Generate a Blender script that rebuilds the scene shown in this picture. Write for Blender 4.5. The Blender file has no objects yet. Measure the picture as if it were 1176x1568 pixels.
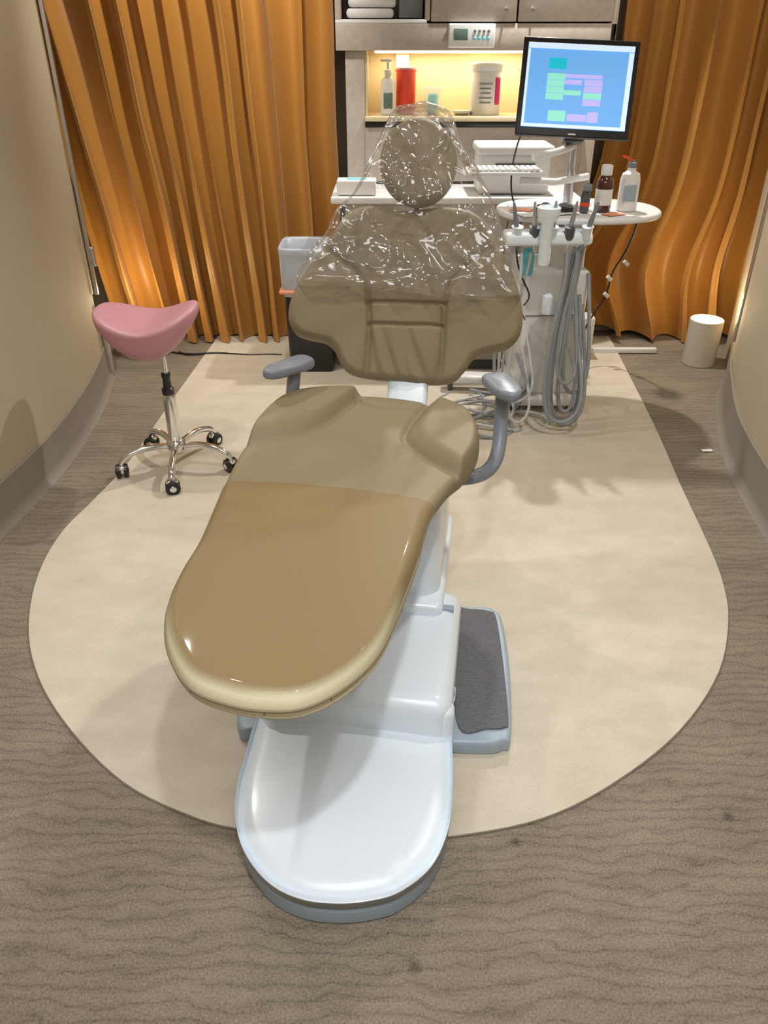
import bpy, bmesh, math, random
from mathutils import Vector, Matrix, noise
random.seed(4)
sc=bpy.context.scene
col=sc.collection
try:
    sc.view_settings.view_transform='Standard'
    sc.view_settings.look='None'
except Exception: pass

# ------------------------------------------------------------------ materials
def newmat(name):
    m=bpy.data.materials.new(name);m.use_nodes=True
    nt=m.node_tree
    return m,nt,nt.nodes['Principled BSDF']
def setin(b,k,v):
    if k in b.inputs: b.inputs[k].default_value=v
def c4(c): return (c[0],c[1],c[2],1)
def mat(name,color,rough=.5,metal=0,var=0.06,nscale=8,bump=0,bscale=60,coat=0,emit=None,estr=1,alpha=1,trans=0,spec=.5,sheen=0,stretch=(1,1,1),subsurf=0):
    m,nt,b=newmat(name)
    N=nt.nodes;L=nt.links
    tc=N.new('ShaderNodeTexCoord');mp=N.new('ShaderNodeMapping');mp.inputs['Scale'].default_value=stretch
    L.new(tc.outputs['Object'],mp.inputs['Vector'])
    nz=N.new('ShaderNodeTexNoise');nz.inputs['Scale'].default_value=nscale;nz.inputs['Detail'].default_value=4
    L.new(mp.outputs[0],nz.inputs['Vector'])
    mx=N.new('ShaderNodeMix');mx.data_type='RGBA'
    mx.inputs[6].default_value=c4([max(0,x*(1-var)) for x in color]);mx.inputs[7].default_value=c4([min(1,x*(1+var)) for x in color])
    L.new(nz.outputs['Fac'],mx.inputs[0]);L.new(mx.outputs[2],b.inputs['Base Color'])
    setin(b,'Roughness',rough);setin(b,'Metallic',metal);setin(b,'Coat Weight',coat);setin(b,'Coat Roughness',.12)
    setin(b,'Alpha',alpha);setin(b,'Transmission Weight',trans);setin(b,'Specular IOR Level',spec);setin(b,'Sheen Weight',sheen)
    if emit: setin(b,'Emission Color',c4(emit));setin(b,'Emission Strength',estr)
    if bump:
        n2=N.new('ShaderNodeTexNoise');n2.inputs['Scale'].default_value=bscale;n2.inputs['Detail'].default_value=5
        L.new(mp.outputs[0],n2.inputs['Vector'])
        bp=N.new('ShaderNodeBump');bp.inputs['Strength'].default_value=bump;bp.inputs['Distance'].default_value=.01
        L.new(n2.outputs['Fac'],bp.inputs['Height']);L.new(bp.outputs[0],b.inputs['Normal'])
    return m

M={}
M['wall']=mat('wall_paint',(.45,.385,.275),.75,var=.04,nscale=2,bump=.08,bscale=150)
M['base']=mat('cove_base_vinyl',(.25,.22,.185),.5,var=.05)
M['ceil']=mat('ceiling_paint',(.75,.74,.70),.9)
M['white']=mat('white_plastic',(.78,.86,.93),.3,var=.02,coat=.2)
M['whitew']=mat('white_laminate',(.76,.77,.77),.35,var=.02)
M['bluegrey']=mat('blue_grey_plastic',(.32,.40,.47),.4,var=.04)
M['grey']=mat('grey_plastic',(.20,.22,.25),.4,var=.05)
M['dgrey']=mat('dark_grey_metal',(.10,.11,.12),.4,metal=.3)
M['edge']=mat('carpet_edge',(.20,.165,.12),.9)
M['rubber']=mat('textured_rubber',(.16,.165,.18),.3,var=.15,nscale=120,bump=1,bscale=150)
M['black']=mat('black_plastic',(.012,.012,.013),.35)
M['chrome']=mat('chrome',(.82,.82,.82),.12,metal=1,var=.01)
M['pink']=mat('pink_vinyl',(.52,.25,.29),.45,var=.04,bump=.08,bscale=200)
M['hose']=mat('grey_hose',(.27,.29,.31),.4,var=.03)
M['hosel']=mat('light_hose',(.50,.52,.52),.4,var=.03)
M['brown']=mat('amber_bottle',(.07,.018,.01),.15,coat=.5)
M['label']=mat('paper_label',(.75,.74,.72),.6)
M['red']=mat('red_plastic',(.75,.06,.025),.35)
M['orange']=mat('orange_paper',(.85,.33,.18),.6)
M['blue']=mat('light_blue_paper',(.15,.62,.75),.6)
M['magenta']=mat('magenta_label',(.62,.03,.16),.5)
M['clear']=mat('clear_plastic',(.8,.9,.95),.1,alpha=.35)
M['bag']=mat('bin_liner',(.42,.45,.50),.35,bump=.8,bscale=14)
M['towel']=mat('white_towel',(.75,.75,.76),.9,bump=.4,bscale=90)
M['lam']=mat('speckled_laminate',(.46,.40,.35),.45,var=.22,nscale=35)
M['cream']=mat('niche_laminate',(.70,.60,.38),.5,var=.08,nscale=12)
M['shade']=mat('lamp_ceramic',(.55,.50,.42),.5,var=.03)
M['glow']=mat('lamp_glow',(1,.85,.55),.5,emit=(1,.80,.5),estr=6)
M['tube']=mat('light_tube',(1,.9,.6),.5,emit=(1,.80,.42),estr=3)
M['lcd']=mat('lcd_green',(.12,.2,.18),.3)
M['steel']=mat('brushed_steel',(.55,.55,.56),.3,metal=.9,stretch=(1,1,10))
M['sBlue']=mat('screen_blue',(.1,.3,.7),.4,emit=(.16,.44,.88),estr=.72,var=.01)
M['sWhite']=mat('screen_white',(.6,.7,.9),.4,emit=(.60,.78,1),estr=.8,var=.01)
M['sGreen']=mat('screen_green',(.3,.7,.5),.4,emit=(.22,.72,.62),estr=.75,var=.01)
M['sTeal']=mat('screen_teal',(.0,.5,.6),.4,emit=(.0,.42,.55),estr=.8,var=.01)
M['sPurple']=mat('screen_purple',(.5,.4,.8),.4,emit=(.38,.40,.85),estr=.8,var=.01)

# upholstery; the toe half wears a slightly glossy vinyl cover with a pale welt
def upholstery(name,zone=False):
    m,nt,b=newmat(name);N=nt.nodes;L=nt.links
    tc=N.new('ShaderNodeTexCoord')
    nz=N.new('ShaderNodeTexNoise');nz.inputs['Scale'].default_value=5;nz.inputs['Detail'].default_value=4
    L.new(tc.outputs['Object'],nz.inputs['Vector'])
    mx=N.new('ShaderNodeMix');mx.data_type='RGBA';L.new(nz.outputs['Fac'],mx.inputs[0])
    mx.inputs[6].default_value=(.215,.168,.093,1);mx.inputs[7].default_value=(.265,.212,.127,1)
    n2=N.new('ShaderNodeTexNoise');n2.inputs['Scale'].default_value=260;n2.inputs['Detail'].default_value=3
    L.new(tc.outputs['Object'],n2.inputs['Vector'])
    n3=N.new('ShaderNodeTexNoise');n3.inputs['Scale'].default_value=9;n3.inputs['Detail'].default_value=3
    L.new(tc.outputs['Object'],n3.inputs['Vector'])
    ad=N.new('ShaderNodeMath');ad.operation='MULTIPLY_ADD';L.new(n3.outputs['Fac'],ad.inputs[0]);ad.inputs[1].default_value=3
    L.new(n2.outputs['Fac'],ad.inputs[2])
    bp=N.new('ShaderNodeBump');bp.inputs['Strength'].default_value=.15;bp.inputs['Distance'].default_value=.004
    L.new(ad.outputs[0],bp.inputs['Height']);L.new(bp.outputs[0],b.inputs['Normal'])
    setin(b,'Roughness',.58);setin(b,'Specular IOR Level',.32)
    if zone:
        sx=N.new('ShaderNodeSeparateXYZ');L.new(tc.outputs['Object'],sx.inputs[0])
        a=N.new('ShaderNodeMath');a.operation='MULTIPLY_ADD';L.new(sx.outputs[0],a.inputs[0]);a.inputs[1].default_value=.212;L.new(sx.outputs[1],a.inputs[2])
        lt=N.new('ShaderNodeMath');lt.operation='LESS_THAN';L.new(a.outputs[0],lt.inputs[0]);lt.inputs[1].default_value=1.743-.212*.408
        m2=N.new('ShaderNodeMix');m2.data_type='RGBA';L.new(lt.outputs[0],m2.inputs[0])
        L.new(mx.outputs[2],m2.inputs[6]);m2.inputs[7].default_value=(.225,.158,.070,1)
        lz=N.new('ShaderNodeMapRange');L.new(sx.outputs[2],lz.inputs[0]);lz.inputs[1].default_value=.6735;lz.inputs[2].default_value=.662
        ly=N.new('ShaderNodeMapRange');L.new(sx.outputs[1],ly.inputs[0]);ly.inputs[1].default_value=1.30;ly.inputs[2].default_value=1.12
        mm=N.new('ShaderNodeMath');mm.operation='MULTIPLY';L.new(lz.outputs[0],mm.inputs[0]);L.new(ly.outputs[0],mm.inputs[1])
        m3=N.new('ShaderNodeMix');m3.data_type='RGBA';L.new(mm.outputs[0],m3.inputs[0]);L.new(m2.outputs[2],m3.inputs[6]);m3.inputs[7].default_value=(.64,.59,.39,1)
        L.new(m3.outputs[2],b.inputs['Base Color'])
        cm=N.new('ShaderNodeMath');cm.operation='MULTIPLY';L.new(lt.outputs[0],cm.inputs[0]);cm.inputs[1].default_value=.22
        L.new(cm.outputs[0],b.inputs['Coat Weight']);setin(b,'Coat Roughness',.05)
    else: L.new(mx.outputs[2],b.inputs['Base Color'])
    return m
M['vinyl']=upholstery('tan_upholstery');M['seatv']=upholstery('tan_upholstery_toe_cover',True)
M['welt']=mat('pale_welt',(.50,.44,.27),.5)

def film_mat():
    m=bpy.data.materials.new('clear_film');m.use_nodes=True;nt=m.node_tree;N=nt.nodes;L=nt.links
    N.clear();o=N.new('ShaderNodeOutputMaterial')
    t=N.new('ShaderNodeBsdfTransparent');t.inputs[0].default_value=(.99,.99,.99,1)
    df=N.new('ShaderNodeBsdfDiffuse');df.inputs[0].default_value=(.85,.87,.9,1)
    g=N.new('ShaderNodeBsdfGlossy');g.inputs['Roughness'].default_value=.13;g.inputs[0].default_value=(1,1,1,1)
    tc=N.new('ShaderNodeTexCoord');mp=N.new('ShaderNodeMapping');mp.inputs['Scale'].default_value=(.7,1,1.5)
    L.new(tc.outputs['Object'],mp.inputs[0])
    nz=N.new('ShaderNodeTexNoise');nz.inputs['Scale'].default_value=5;nz.inputs['Detail'].default_value=1.6;nz.inputs['Distortion'].default_value=1.2
    L.new(mp.outputs[0],nz.inputs['Vector'])
    s1=N.new('ShaderNodeMath');s1.operation='SUBTRACT';L.new(nz.outputs['Fac'],s1.inputs[0]);s1.inputs[1].default_value=.5
    s2=N.new('ShaderNodeMath');s2.operation='ABSOLUTE';L.new(s1.outputs[0],s2.inputs[0])
    bp=N.new('ShaderNodeBump');bp.inputs['Strength'].default_value=1;bp.inputs['Distance'].default_value=.08
    L.new(s2.outputs[0],bp.inputs['Height']);L.new(bp.outputs[0],g.inputs['Normal'])
    lw=N.new('ShaderNodeLayerWeight');lw.inputs[0].default_value=.2
    L.new(bp.outputs[0],lw.inputs['Normal'])
    ma=N.new('ShaderNodeMath');ma.operation='MULTIPLY_ADD';L.new(lw.outputs['Fresnel'],ma.inputs[0]);ma.inputs[1].default_value=.5;ma.inputs[2].default_value=.10;ma.use_clamp=True
    x0=N.new('ShaderNodeMixShader');x0.inputs[0].default_value=.05;L.new(t.outputs[0],x0.inputs[1]);L.new(df.outputs[0],x0.inputs[2])
    x=N.new('ShaderNodeMixShader');L.new(ma.outputs[0],x.inputs[0]);L.new(x0.outputs[0],x.inputs[1]);L.new(g.outputs[0],x.inputs[2])
    L.new(x.outputs[0],o.inputs[0]);return m
M['film']=film_mat()

def carpet(name,ca,cb,wave,bumpd,spots=()):
    m,nt,b=newmat(name);N=nt.nodes;L=nt.links
    tc=N.new('ShaderNodeTexCoord')
    n1=N.new('ShaderNodeTexNoise');n1.inputs['Scale'].default_value=4 if wave else 7;n1.inputs['Detail'].default_value=4
    mp=N.new('ShaderNodeMapping');mp.inputs['Scale'].default_value=(1,3.0,1) if wave else (1,1.6,1);L.new(tc.outputs['Object'],mp.inputs[0]);L.new(mp.outputs[0],n1.inputs['Vector'])
    n2=N.new('ShaderNodeTexNoise');n2.inputs['Scale'].default_value=190 if wave else 210;n2.inputs['Detail'].default_value=3;L.new(tc.outputs['Object'],n2.inputs['Vector'])
    k1=N.new('ShaderNodeMath');k1.operation='MULTIPLY';L.new(n1.outputs['Fac'],k1.inputs[0]);k1.inputs[1].default_value=.55 if wave else .6
    f=N.new('ShaderNodeMath');f.operation='MULTIPLY_ADD';L.new(n2.outputs['Fac'],f.inputs[0]);f.inputs[1].default_value=1.2 if wave else .5
    L.new(k1.outputs[0],f.inputs[2])
    h=f
    if wave:
        w=N.new('ShaderNodeTexWave');w.bands_direction='Y';w.inputs['Scale'].default_value=9;w.inputs['Distortion'].default_value=12
        w.inputs['Detail'].default_value=3;w.inputs['Detail Scale'].default_value=.8;w.inputs['Detail Roughness'].default_value=.6
        mw=N.new('ShaderNodeMapping');mw.inputs['Scale'].default_value=(.6,1,1);L.new(tc.outputs['Object'],mw.inputs[0]);L.new(mw.outputs[0],w.inputs['Vector'])
        pw=N.new('ShaderNodeMath');pw.operation='POWER';L.new(w.outputs['Fac'],pw.inputs[0]);pw.inputs[1].default_value=.22
        h=N.new('ShaderNodeMath');h.operation='MULTIPLY_ADD';L.new(pw.outputs[0],h.inputs[0]);h.inputs[1].default_value=.30;L.new(f.outputs[0],h.inputs[2])
    mr=N.new('ShaderNodeMapRange');L.new(h.outputs[0],mr.inputs[0]);mr.inputs[1].default_value=.65 if wave else .25;mr.inputs[2].default_value=1.55 if wave else .85
    mx=N.new('ShaderNodeMix');mx.data_type='RGBA';L.new(mr.outputs[0],mx.inputs[0]);mx.inputs[6].default_value=c4(ca);mx.inputs[7].default_value=c4(cb)
    out=mx.outputs[2]
    for (x,y,r) in spots:
        vd=N.new('ShaderNodeVectorMath');vd.operation='DISTANCE';L.new(tc.outputs['Object'],vd.inputs[0]);vd.inputs[1].default_value=(x,y,0)
        ad=N.new('ShaderNodeMath');ad.operation='MULTIPLY_ADD';L.new(n2.outputs['Fac'],ad.inputs[0]);ad.inputs[1].default_value=.01;L.new(vd.outputs['Value'],ad.inputs[2])
        r1=N.new('ShaderNodeMapRange');L.new(ad.outputs[0],r1.inputs[0]);r1.inputs[1].default_value=r+.012;r1.inputs[2].default_value=r*.4+.004;r1.inputs[3].default_value=0;r1.inputs[4].default_value=.6
        m4=N.new('ShaderNodeMix');m4.data_type='RGBA';L.new(r1.outputs[0],m4.inputs[0]);L.new(out,m4.inputs[6]);m4.inputs[7].default_value=(.04,.032,.025,1)
        out=m4.outputs[2]
    L.new(out,b.inputs['Base Color']);setin(b,'Roughness',.95);setin(b,'Specular IOR Level',.15)
    bp=N.new('ShaderNodeBump');bp.inputs['Strength'].default_value=.6;bp.inputs['Distance'].default_value=bumpd
    L.new(h.outputs[0],bp.inputs['Height']);L.new(bp.outputs[0],b.inputs['Normal'])
    return m
M['carpet']=carpet('brown_ribbed_carpet',(.13,.105,.075),(.385,.32,.245),True,.011,((.063,.874,.014),(.844,1.235,.012),(.313,1.163,.010),(1.53,3.9,.10)))
M['patch']=carpet('cream_carpet',(.50,.435,.335),(.68,.615,.51),False,.004)
M['curt']=mat('gold_satin',(.46,.215,.042),.42,var=.07,nscale=3,bump=.12,bscale=30,sheen=.1,stretch=(1,1,.15))

# ------------------------------------------------------------------ mesh helpers
def link(name,me,m=None,smooth=True):
    o=bpy.data.objects.new(name,me);col.objects.link(o)
    if m:
        me.materials.append(m)
    if smooth:
        for p in me.polygons:p.use_smooth=True
    return o
def frompy(name,v,f,m,smooth=True):
    me=bpy.data.meshes.new(name);me.from_pydata(v,[],f);me.update()
    bm=bmesh.new();bm.from_mesh(me);bmesh.ops.remove_doubles(bm,verts=bm.verts,dist=1e-6);bmesh.ops.recalc_face_normals(bm,faces=bm.faces);bm.to_mesh(me);bm.free()
    return link(name,me,m,smooth)
def autosm(o,ang=40):
    me=o.data
    bm=bmesh.new();bm.from_mesh(me)
    for e in bm.edges:
        if len(e.link_faces)==2 and e.calc_face_angle(0)>math.radians(ang): e.smooth=False
    bm.to_mesh(me);bm.free();return o
def box(name,c,d,m,bev=.005,rot=(0,0,0),seg=3,taper=1,slices=0):
    bm=bmesh.new();bmesh.ops.create_cube(bm,size=1)
    for v in bm.verts:
        if v.co.z>0: v.co.x*=taper;v.co.y*=taper
        v.co=Vector((v.co.x*d[0],v.co.y*d[1],v.co.z*d[2]))
    if bev>0: bmesh.ops.bevel(bm,geom=list(bm.edges),offset=bev,segments=seg,profile=.5,affect='EDGES')
    me=bpy.data.meshes.new(name);bm.to_mesh(me);bm.free()
    o=link(name,me,m);o.location=c;o.rotation_euler=rot;autosm(o,35);return o
def lathe(name,prof,c,m,n=40,rot=(0,0,0),sx=1,sy=1):
    v=[];f=[]
    for r,z in prof:
        for i in range(n):
            a=2*math.pi*i/n;v.append((r*math.cos(a)*sx,r*math.sin(a)*sy,z))
    for k in range(len(prof)-1):
        for i in range(n):
            j=(i+1)%n;f.append((k*n+i,k*n+j,(k+1)*n+j,(k+1)*n+i))
    f.append(tuple(range(n))[::-1]);f.append(tuple(range((len(prof)-1)*n,len(prof)*n)))
    me=bpy.data.meshes.new(name);me.from_pydata(v,[],f);me.update()
    o=link(name,me,m);o.location=c;o.rotation_euler=rot;autosm(o,40);return o
def tube(name,pts,r,m,res=8,cyc=False,bez=True):
    cu=bpy.data.curves.new(name,'CURVE');cu.dimensions='3D';cu.bevel_depth=r;cu.bevel_resolution=4;cu.use_fill_caps=True
    if bez:
        s=cu.splines.new('NURBS');s.points.add(len(pts)-1)
        for i,p in enumerate(pts): s.points[i].co=(p[0],p[1],p[2],1)
        s.order_u=4 if len(pts)>3 else len(pts);s.use_endpoint_u=not cyc;s.use_cyclic_u=cyc;s.resolution_u=res
    else:
        s=cu.splines.new('POLY');s.points.add(len(pts)-1)
        for i,p in enumerate(pts): s.points[i].co=(p[0],p[1],p[2],1)
    o=bpy.data.objects.new(name,cu);col.objects.link(o)
    dg=bpy.context.evaluated_depsgraph_get();me=bpy.data.meshes.new_from_object(o.evaluated_get(dg));bpy.data.objects.remove(o)
    return link(name,me,m)
def catmull(P,n,closed=True):
    out=[];L=len(P);rng=L if closed else L-1
    for i in range(rng):
        if closed: p0,p1,p2,p3=P[(i-1)%L],P[i],P[(i+1)%L],P[(i+2)%L]
        else: p0,p1,p2,p3=P[max(i-1,0)],P[i],P[i+1],P[min(i+2,L-1)]
        for k in range(n):
            t=k/n
            out.append(tuple(.5*((2*b)+(-a+c)*t+(2*a-5*b+4*c-d)*t*t+(-a+3*b-3*c+d)*t**3) for a,b,c,d in zip(p0,p1,p2,p3)))
    if not closed: out.append(P[-1])
    return out
def cushion(name,outline,center,T,R,m,crown=.01,disp=None,xf=None,rings=40,sub=6,botR=None,top_only=False):
    O=catmull(outline,sub);n=len(O);cx,cy=center;botR=botR or R
    prof=[]
    if not top_only:
        for k in range(0,7):
            a=math.pi/2*k/6;prof.append((botR*(1-math.sin(a)),-T+botR*(1-math.cos(a))))
        prof[0]=(prof[0][0],-T)
    for k in range(0,9):
        a=math.pi/2*k/8;prof.append((R*(1-math.cos(a)),-R+R*math.sin(a)))
    v=[];f=[];nr=0
    for ins,z in prof:
        for p in O:
            dx,dy=p[0]-cx,p[1]-cy;l=math.hypot(dx,dy);k=1-ins/l
            v.append([cx+dx*k,cy+dy*k,z])
        nr+=1
    last=v[-n:]
    for j in range(1,rings+1):
        s=1-j/(rings+.3)
        for q in last: v.append([cx+(q[0]-cx)*s,cy+(q[1]-cy)*s,crown*(1-s*s)])
        nr+=1
    for i,q in enumerate(v):
        if disp:
            w=1 if q[2]>=-1e-6 else max(0,1+q[2]/R)
            q[2]+=disp(q[0],q[1])*w
    for k in range(nr-1):
        for i in range(n):
            j=(i+1)%n;f.append((k*n+i,k*n+j,(k+1)*n+j,(k+1)*n+i))
    if not top_only: f.append(tuple(range(n))[::-1])
    f.append(tuple(range((nr-1)*n,nr*n)))
    if xf: v=[xf(*q) for q in v]
    return frompy(name,v,f,m)
def segd(px,py,a,b):
    dx,dy=b[0]-a[0],b[1]-a[1];t=max(0,min(1,((px-a[0])*dx+(py-a[1])*dy)/(dx*dx+dy*dy+1e-12)))
    return math.hypot(px-a[0]-t*dx,py-a[1]-t*dy)
def pold(px,py,P): return min(segd(px,py,P[i],P[i+1]) for i in range(len(P)-1))
def interp(x,P):
    if x<=P[0][0]: return P[0][1]
    for a,b in zip(P,P[1:]):
        if x<=b[0]: return a[1]+(b[1]-a[1])*(x-a[0])/(b[0]-a[0])
    return P[-1][1]
def sstep(x): x=max(0,min(1,x));return x*x*(3-2*x)
def group(name,loc,objs):
    e=bpy.data.objects.new(name,None);col.objects.link(e);e.location=loc;e.empty_display_size=.1
    for o in objs:
        o.parent=e;o.matrix_parent_inverse=Matrix.Translation(-Vector(loc))
    return e

# ------------------------------------------------------------------ room
def quad(name,pts,m): return frompy(name,pts,[tuple(range(len(pts)))],m,False)
quad('floor',[(-3,-1.6,0),(3.2,-1.6,0),(3.2,5.02,0),(-3,5.02,0)],M['carpet'])
quad('ceiling',[(-3,-1.6,2.75),(3.2,-1.6,2.75),(3.2,5.02,2.75),(-3,5.02,2.75)],M['ceil'])
quad('wall_back',[(-3,5.0,0),(3.2,5.0,0),(3.2,5.0,2.75),(-3,5.0,2.75)],M['wall'])
quad('wall_front',[(-3,-1.6,0),(3.2,-1.6,0),(3.2,-1.6,2.75),(-3,-1.6,2.75)],M['wall'])
patch=[(-1.07,4.86),(-1.119,3.89),(-1.152,3.12),(-1.20,2.776),(-1.245,2.52),(-1.231,2.244),(-1.152,1.953),(-1.028,1.714),(-.86,1.508),(-.665,1.333),(-.477,1.235),(-.342,1.195),(-.15,1.172),(.02,1.168),(.1745,1.178),(.386,1.226),(.589,1.333),(.813,1.508),(1.007,1.741),(1.13,1.99),(1.19,2.204),(1.225,2.45),(1.27,2.9),(1.34,3.52),(1.44,4.68),(1.45,4.86)]
pc=catmull(patch[:-1],5,closed=False)+[patch[-1]]
n=len(pc)
v=[(x,y,.006) for x,y in pc]+[(x,y,.0) for x,y in pc]
f=[tuple(range(n))]+[(i,(i+1)%n,n+(i+1)%n,n+i) for i in range(n)]
frompy('floor_cream_carpet_inlay',v,f,M['patch'],False)
frompy('trim_1',[(x,y,.0035) for x,y in pc]+[((x-.03)*1.003+.03,(y-2.8)*1.002+2.8,.0035) for x,y in pc],[(i,i+1,n+i+1,n+i) for i in range(n-1)],M['edge'],False)

def curved_wall(name,P,z0,z1,th,m,side,prof=None):
    C=catmull(P,8,closed=False)
    v=[];f=[]
    prof=prof or [(0,z0),(0,z1)]
    ring=[(o,z) for o,z in prof]+[(th*side,z1),(th*side,z0)]
    k=len(ring)
    for x,y in C:
        for o,z in ring: v.append((x+o,y,z))
    for i in range(len(C)-1):
        for j in range(k):
            a=i*k+j;b=i*k+(j+1)%k;f.append((a,b,b+k,a+k))
    f.append(tuple(range(k)));f.append(tuple(range((len(C)-1)*k,len(C)*k))[::-1])
    o=frompy(name,v,f,m,True);autosm(o,40);return o
LW=[(-2.3,-1.58),(-2.05,-.5),(-1.85,.6),(-1.66,1.6),(-1.52,2.3),(-1.445,3.0),(-1.475,3.65),(-1.56,4.17)]
RW=[(2.2,-1.58),(1.9,-.5),(1.65,.6),(1.49,1.6),(1.475,2.3),(1.57,3.1),(1.75,3.7),(1.95,4.2),(2.10,4.62)]
curved_wall('wall_left',[(x-.012,y) for x,y in LW],0,2.75,.12,M['wall'],-1)
curved_wall('wall_right',[(x+.012,y) for x,y in RW],0,2.75,.12,M['wall'],1)
curved_wall('baseboard_left',LW,0,.17,-.011,M['base'],1,[(.03,0.0),(.012,.015),(.002,.04),(0,.17)])
curved_wall('baseboard_right',RW[:-2]+[(1.86,3.98)],0,.19,.011,M['base'],1,[(-.03,0.0),(-.012,.015),(-.002,.04),(0,.19)])
# steel end trims of the left / right partitions
group('trim_2',(-1.56,4.2,1.2),[box('edge_strip',(-1.552,4.185,1.6),(.018,.02,2.28),M['steel'],.003),box('reveal_strip',(-1.60,4.19,1.6),(.05,.012,2.28),M['cream'],.002),
   box('handle',(-1.54,4.19,.66),(.03,.03,.10),M['steel'],.008),box('lower_post',(-1.55,4.19,.2),(.02,.03,.40),M['lam'],.004)])
box('trim_3',(1.925,4.12,1.42),(.02,.02,2.4),M['steel'],.003)

# ------------------------------------------------------------------ curtains
def curtain(name,x0,x1,Y0,z0,z1,nf,amp,shear,seed,hem=None):
    nx=int(nf*34);nz=60;v=[];f=[]
    for k in range(nz+1):
        tz=k/nz
        for i in range(nx+1):
            s=i/nx
            zlo=hem(s) if hem else z0
            z=zlo+(z1-zlo)*tz
            ph=s*nf+.75*noise.noise(Vector((s*nf*.45,seed,0)))+.12*noise.noise(Vector((s*nf,seed,z*.9)))
            a=amp*(.9+.5*noise.noise(Vector((s*nf*.6,seed+4,z*.5))))*(1.15-.25*tz)
            w=math.sin(2*math.pi*ph)
            w=w*(1.25-.25*abs(w))
            y=Y0-a*w-.28*a*math.sin(4*math.pi*ph+1)-.012*noise.noise(Vector((s*nf*2.3,z*1.5,seed)))
            x=x0+(x1-x0)*s+a*.6*math.cos(2*math.pi*ph)
            x+=shear(s,z)
            x+=.012*noise.noise(Vector((s*9,z*2,seed)))
            v.append((x,y,z))
    for k in range(nz):
        for i in range(nx):
            a=k*(nx+1)+i;f.append((a,a+1,a+nx+2,a+nx+1))
    o=frompy(name,v,f,M['curt']);return o
curtain('window_curtain',-1.86,-.29,4.79,.01,2.7,11.5,.072,lambda s,z:(1-s)*.14*(1.8-z),1.3)
curtain('window_curtain.001',1.22,2.5,4.78,.02,2.7,8,.072,lambda s,z:-.28*math.exp(-((z-.45)/.35)**2)*(1-s)**1.5,7.7,
        hem=lambda s:.03+.22*math.exp(-(s/.12)**2)+.02*math.sin(s*9))

# ------------------------------------------------------------------ cabinet
cab=[]
B=lambda n,x0,x1,y0,y1,z0,z1,m,bev=.003:cab.append(box(n,((x0+x1)/2,(y0+y1)/2,(z0+z1)/2),(x1-x0,y1-y0,z1-z0),m,bev,seg=2))
Yf=4.6
B('fascia',-.245,1.17,Yf-.02,Yf,1.59,1.708,M['lam'])
B('upper_bottom',-.245,1.17,Yf,4.9,1.60,1.62,M['cream'])
B('shelf_board',-.245,.215,Yf-.02,4.9,1.708,1.725,M['whitew'])
B('upper_left_side',-.245,-.215,Yf-.02,4.9,1.72,2.5,M['lam'])
B('upper_mid_side',.205,.23,Yf-.02,4.9,1.72,2.5,M['lam'])
B('upper_right_side',1.14,1.17,Yf-.02,4.9,1.59,2.5,M['lam'])
B('upper_top',-.245,1.17,Yf,4.9,2.48,2.5,M['lam'])
B('upper_back',-.245,1.17,4.88,4.9,1.6,2.5,M['lam'])
B('door_a',.235,.66,Yf-.025,Yf-.005,1.715,2.5,M['lam'])
B('door_b',.67,1.14,Yf-.025,Yf-.005,1.715,2.5,M['lam'])
for i,x in enumerate((.605,.735)):
    cab.append(lathe('knob_%d'%i,[(.005,0),(.005,.02),(.012,.024),(.012,.034),(.004,.036)],(x,Yf-.025,1.77),M['steel'],16,(math.pi/2,0,0)))
B('niche_left',-.20,-.10,Yf+.01,4.9,0,1.60,M['lam'])
B('niche_left_liner',-.10,-.085,Yf+.02,4.9,1.29,1.59,M['cream'])
B('niche_right',1.05,1.14,Yf+.01,4.9,0,1.60,M['lam'])
B('niche_back',-.20,1.14,4.88,4.9,.0,1.6,M['cream'])
B('niche_shelf',-.10,1.06,Yf-.03,4.9,1.268,1.29,M['cream'])
B('shelf_gap',-.10,1.06,Yf-.005,Yf+.02,1.238,1.268,M['black'])
B('lower_panel',-.10,1.06,Yf+.0,Yf+.02,.97,1.238,M['lam'])
B('lower_panel_seam',.35,.356,Yf-.002,Yf+.01,.97,1.238,M['dgrey'],.001)
B('counter',-.27,1.0,4.16,4.62,.925,.955,M['whitew'],.006)
B('lower_body',-.2,1.02,4.22,4.60,.08,.925,M['lam'])
B('toe_kick',-.18,1.0,4.27,4.6,.0,.08,M['dgrey'])
group('storage_cabinet',(.45,4.75,0),cab)
ul=[box('diffuser',(.45,4.78,1.585),(1.0,.04,.015),M['tube'],.004)]
group('under_cabinet_light',(.45,4.78,1.585),ul)
# control panel
cp=[box('body',(.44,Yf-.035,1.655),(.235,.03,.105),M['whitew'],.008),box('lcd',(.385,Yf-.0515,1.66),(.07,.004,.05),M['lcd'],.001)]
for i in range(2):
    for j in range(4):
        cp.append(lathe('button_%d_%d'%(i,j),[(.007,0),(.007,.004),(.004,.006)],(.455+j*.023,Yf-.05,1.675-i*.032),M['blue'] if i else M['grey'],14,(math.pi/2,0,0)))
group('wall_control_panel',(.44,Yf-.035,1.655),cp)
# towels
tw=[]
for i in range(4):
    tw.append(box('towel_%d'%i,(-.07+.01*(i%2),4.72,1.752+i*.045),(.24,.2,.042),M['towel'],.018))
group('folded_towels',(-.07,4.72,1.73),tw)
bx=[box('bin_body',(.135,4.74,1.775),(.12,.22,.09),M['grey'],.006),box('bin_content',(.135,4.72,1.835),(.09,.16,.03),M['dgrey'],.006)]
group('storage_box',(.135,4.74,1.73),bx)
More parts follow.
